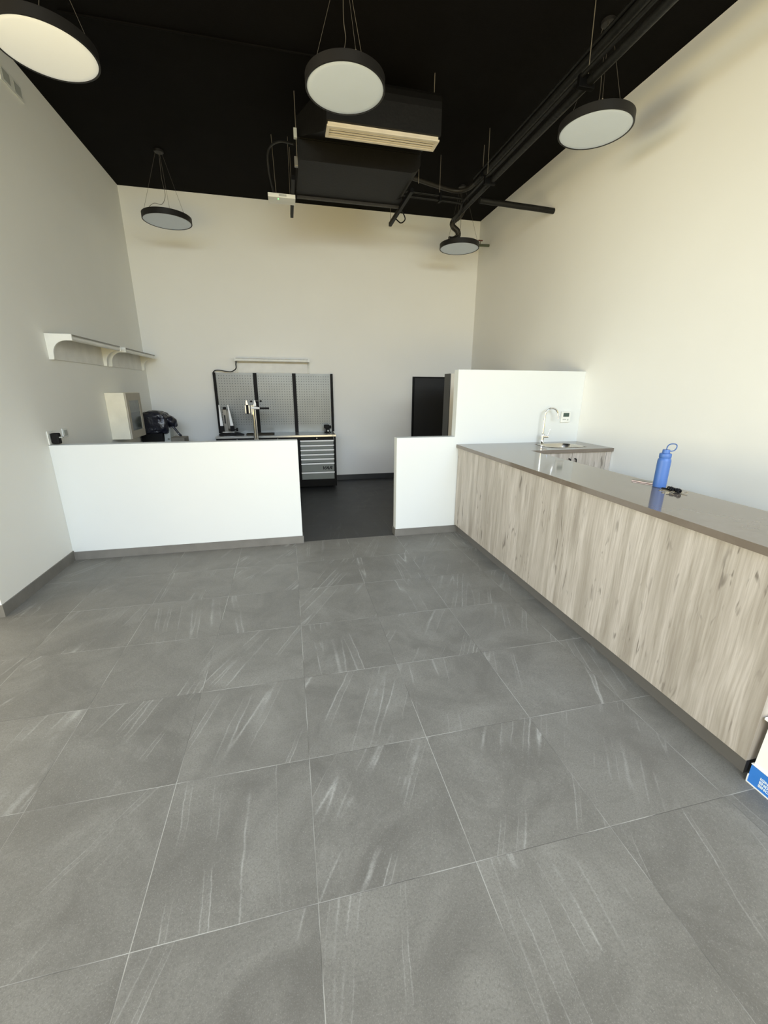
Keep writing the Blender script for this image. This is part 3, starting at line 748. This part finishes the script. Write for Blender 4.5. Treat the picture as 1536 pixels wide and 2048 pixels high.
MB().prism([(rx-.01, 1.46), (rx+.05, 1.46), (rx+.05, 1.50), (rx+.038, 1.55), (rx+.022, 1.55), (rx+.018, 1.50)], 1, ry-.012, ry+.012).build('clamp_bracket', HANDLE, rs)
MB().tube([(rx+.04, ry, 1.54), (rx+.125, ry, 1.535)], .004, 8).build('screw', STEEL, rs)
for px_, pz in ((rx-.02, 1.53), (rx+.125, 1.535)):
    mb = MB().lathe([(0, -.016), (.012, -.012), (.017, 0), (.012, .012), (0, .016)], (px_, ry, pz), 16); mb.build('knob', RUBBER, rs, smooth=True)

# charger / vise on the right of the bench
vx, vy = .69, 7.62
cg = thing('bench_vise', 'small black bench vise with a pale ball end on the right of the workbench', 'vise', (vx, vy, .957))
MB().box(vx-.06, vx+.06, vy-.05, vy+.05, .957, .972, .004).box(vx-.035, vx+.035, vy-.035, vy+.035, .972, 1.04, .006).build('base', BLACK, cg)
MB().box(vx-.065, vx+.03, vy-.04, vy+.03, 1.035, 1.10, .012).box(vx+.01, vx+.065, vy-.03, vy+.03, 1.03, 1.085, .01).build('jaw_head', RUBBER, cg)
MB().lathe([(0, -.017), (.012, -.012), (.017, 0), (.012, .012), (0, .017)], (vx+.0, vy-.06, .995), 16).build('ball_end', PLAST, cg, smooth=True)
tag(MB().tube(bez([(vx+.01, vy-.075, .975), (vx+.03, vy-.2, .963), (vx+.05, BYF-.016, .955), (vx+.065, BYF-.02, .90), (vx+.07, BYF-.018, .86)], 6), .0028, 6).build('thin_cord', PLASTG, smooth=True), 'thin pale cord hanging over the right end of the workbench edge', 'cord')

# ---------------------------------------------------------------- left wall: cabinet, corner bench and things on it
cbn = thing('wall_cabinet', 'cream wall cabinet with a narrow glazed door on the left wall', 'cabinet', (XL, 6.35, 1.07))
MB().box(XL+.002, -2.048, 6.07, 6.62, 1.073, 1.665, .002).build('carcass', CABW, cbn)
dd = MB().box(-2.046, -2.028, 6.075, 6.15, 1.078, 1.66).box(-2.046, -2.028, 6.545, 6.615, 1.078, 1.66).box(-2.046, -2.028, 6.15, 6.545, 1.078, 1.175).box(-2.046, -2.028, 6.15, 6.545, 1.565, 1.66).build('door', CABF, cbn)
MB().box(-2.042, -2.036, 6.15, 6.545, 1.175, 1.41).build('glass_pane', GLASSD, cbn, dd)
MB().box(-2.042, -2.036, 6.15, 6.545, 1.41, 1.565).build('glass_pane', GLASSL, cbn, dd)

tb = thing('side_table', 'dark side table in the far left corner, below the wall cabinet', 'table', (-1.9, 7.2, 0))
MB().box(XL+.012, -1.635, 7.05, 7.48, .845, .875, .003).build('table_top', BLACK, tb)
for x_ in (XL+.04, -1.69):
    for y_ in (7.07, 7.42): MB().box(x_, x_+.045, y_, y_+.045, 0, .845).build('leg', BLACK, tb)
cm = thing('covered_machine', 'machine under a crumpled black plastic bag in the far left corner', 'machine', (-2.0, 7.2, .875))
MB().box(-2.24, -1.94, 7.08, 7.42, .875, 1.05, .01).build('machine_base', RUBBER, cm)
MB().prism([(-1.935, .876), (-1.845, .876), (-1.835, 1.12), (-1.92, 1.14)], 1, 7.14, 7.34).build('side_panel', PLASTG, cm)
m_ = MB().tube([(-1.885, 7.14, .95), (-1.865, 7.12, .953)], .010, 10); m_.build('chrome_latch', CHROME, cm, smooth=True)
# draped bag: deformed rounded block
bg = bmesh.new(); bmesh.ops.create_icosphere(bg, subdivisions=5, radius=1)
def sgnp(v, p): return math.copysign(abs(v)**p, v)
for v in bg.verts:
    x, y, z = v.co
    x, y, z = sgnp(x, .36), sgnp(y, .45), sgnp(z, .42)
    tp = 1-.10*max(0, z)
    q = Vector((-2.03 + .19*x*tp, 7.22 + .20*y*tp, 1.205 + .175*z - .03*max(0, x)*max(0, z) ))
    n_ = noise.fractal(q*9, 1, 2, 4); r_ = abs(noise.noise(q*14))
    q += Vector((x, y, z)).normalized()*(.016*n_ - .03*r_ + .006)
    v.co = q
mb = MB(); mb.bm.free(); mb.bm = bg
mb.build('plastic_bag', BAGB, cm, smooth=True)
mb = MB(); bg2 = bmesh.new(); bmesh.ops.create_icosphere(bg2, subdivisions=4, radius=1)
for v in bg2.verts:
    x, y, z = v.co
    q = Vector((-1.83 + .085*sgnp(x, .7), 7.22 + .10*sgnp(y, .7), 1.225 + .085*sgnp(z, .8) - .45*(.085*x)))
    q += Vector((x, y, z))*(.025*noise.noise(q*16)); v.co = q
mb.bm.free(); mb.bm = bg2; mb.build('bag_fold', BAGB, cm, smooth=True)
MB().tube(bez([(-1.80, 7.18, 1.15), (-1.765, 7.17, 1.10), (-1.72, 7.17, 1.03), (-1.685, 7.17, .99)], 5), [.018]*15+[.010], 8).build('bag_tail', BAGB, cm, smooth=True)
tag(MB().prism([(-1.84, .876), (-1.64, .876), (-1.64, .965), (-1.84, .972)], 1, 7.12, 7.42).build('storage_box', BOXG, bevel=.004), 'low taupe box beside the bagged machine', 'box')

# sockets
def plate(label, y0, y1, z0, z1, n=1, black=False, g=None):
    t = thing('wall_socket', label, 'socket', (XL, (y0+y1)/2, z0), g)
    MB().box(XL+.001, XL+.012, y0, y1, z0, z1, .003).build('cover_plate', PLAST, t)
    w = (y1-y0)/n
    for i in range(n):
        c = y0+w*(i+.5)
        MB().box(XL+.012, XL+.016, c-w*.32, c+w*.32, z0+(z1-z0)*.18, z0+(z1-z0)*.82, .001).build('insert', PLASTG, t)
    return t
plate('white wall socket by the end of the low wall, left wall', 4.865, 4.965, 1.235, 1.325)
sk1 = plate('white socket plate behind the black adapter on the left wall', 4.580, 4.675, 1.199, 1.325)
ad = thing('power_adapter', 'black plug adapter on the left wall just above the low wall', 'adapter', (XL, 4.63, 1.2))
MB().box(XL+.017, XL+.085, 4.602, 4.665, 1.200, 1.305, .012).build('body', RUBBER, ad)
MB().box(XL+.06, XL+.115, 4.615, 4.645, 1.258, 1.270, .003).build('clip', PLASTG, ad)
plate('pale double socket plate high on the left wall under the ceiling', 5.13, 5.47, 4.30, 4.43, 2)
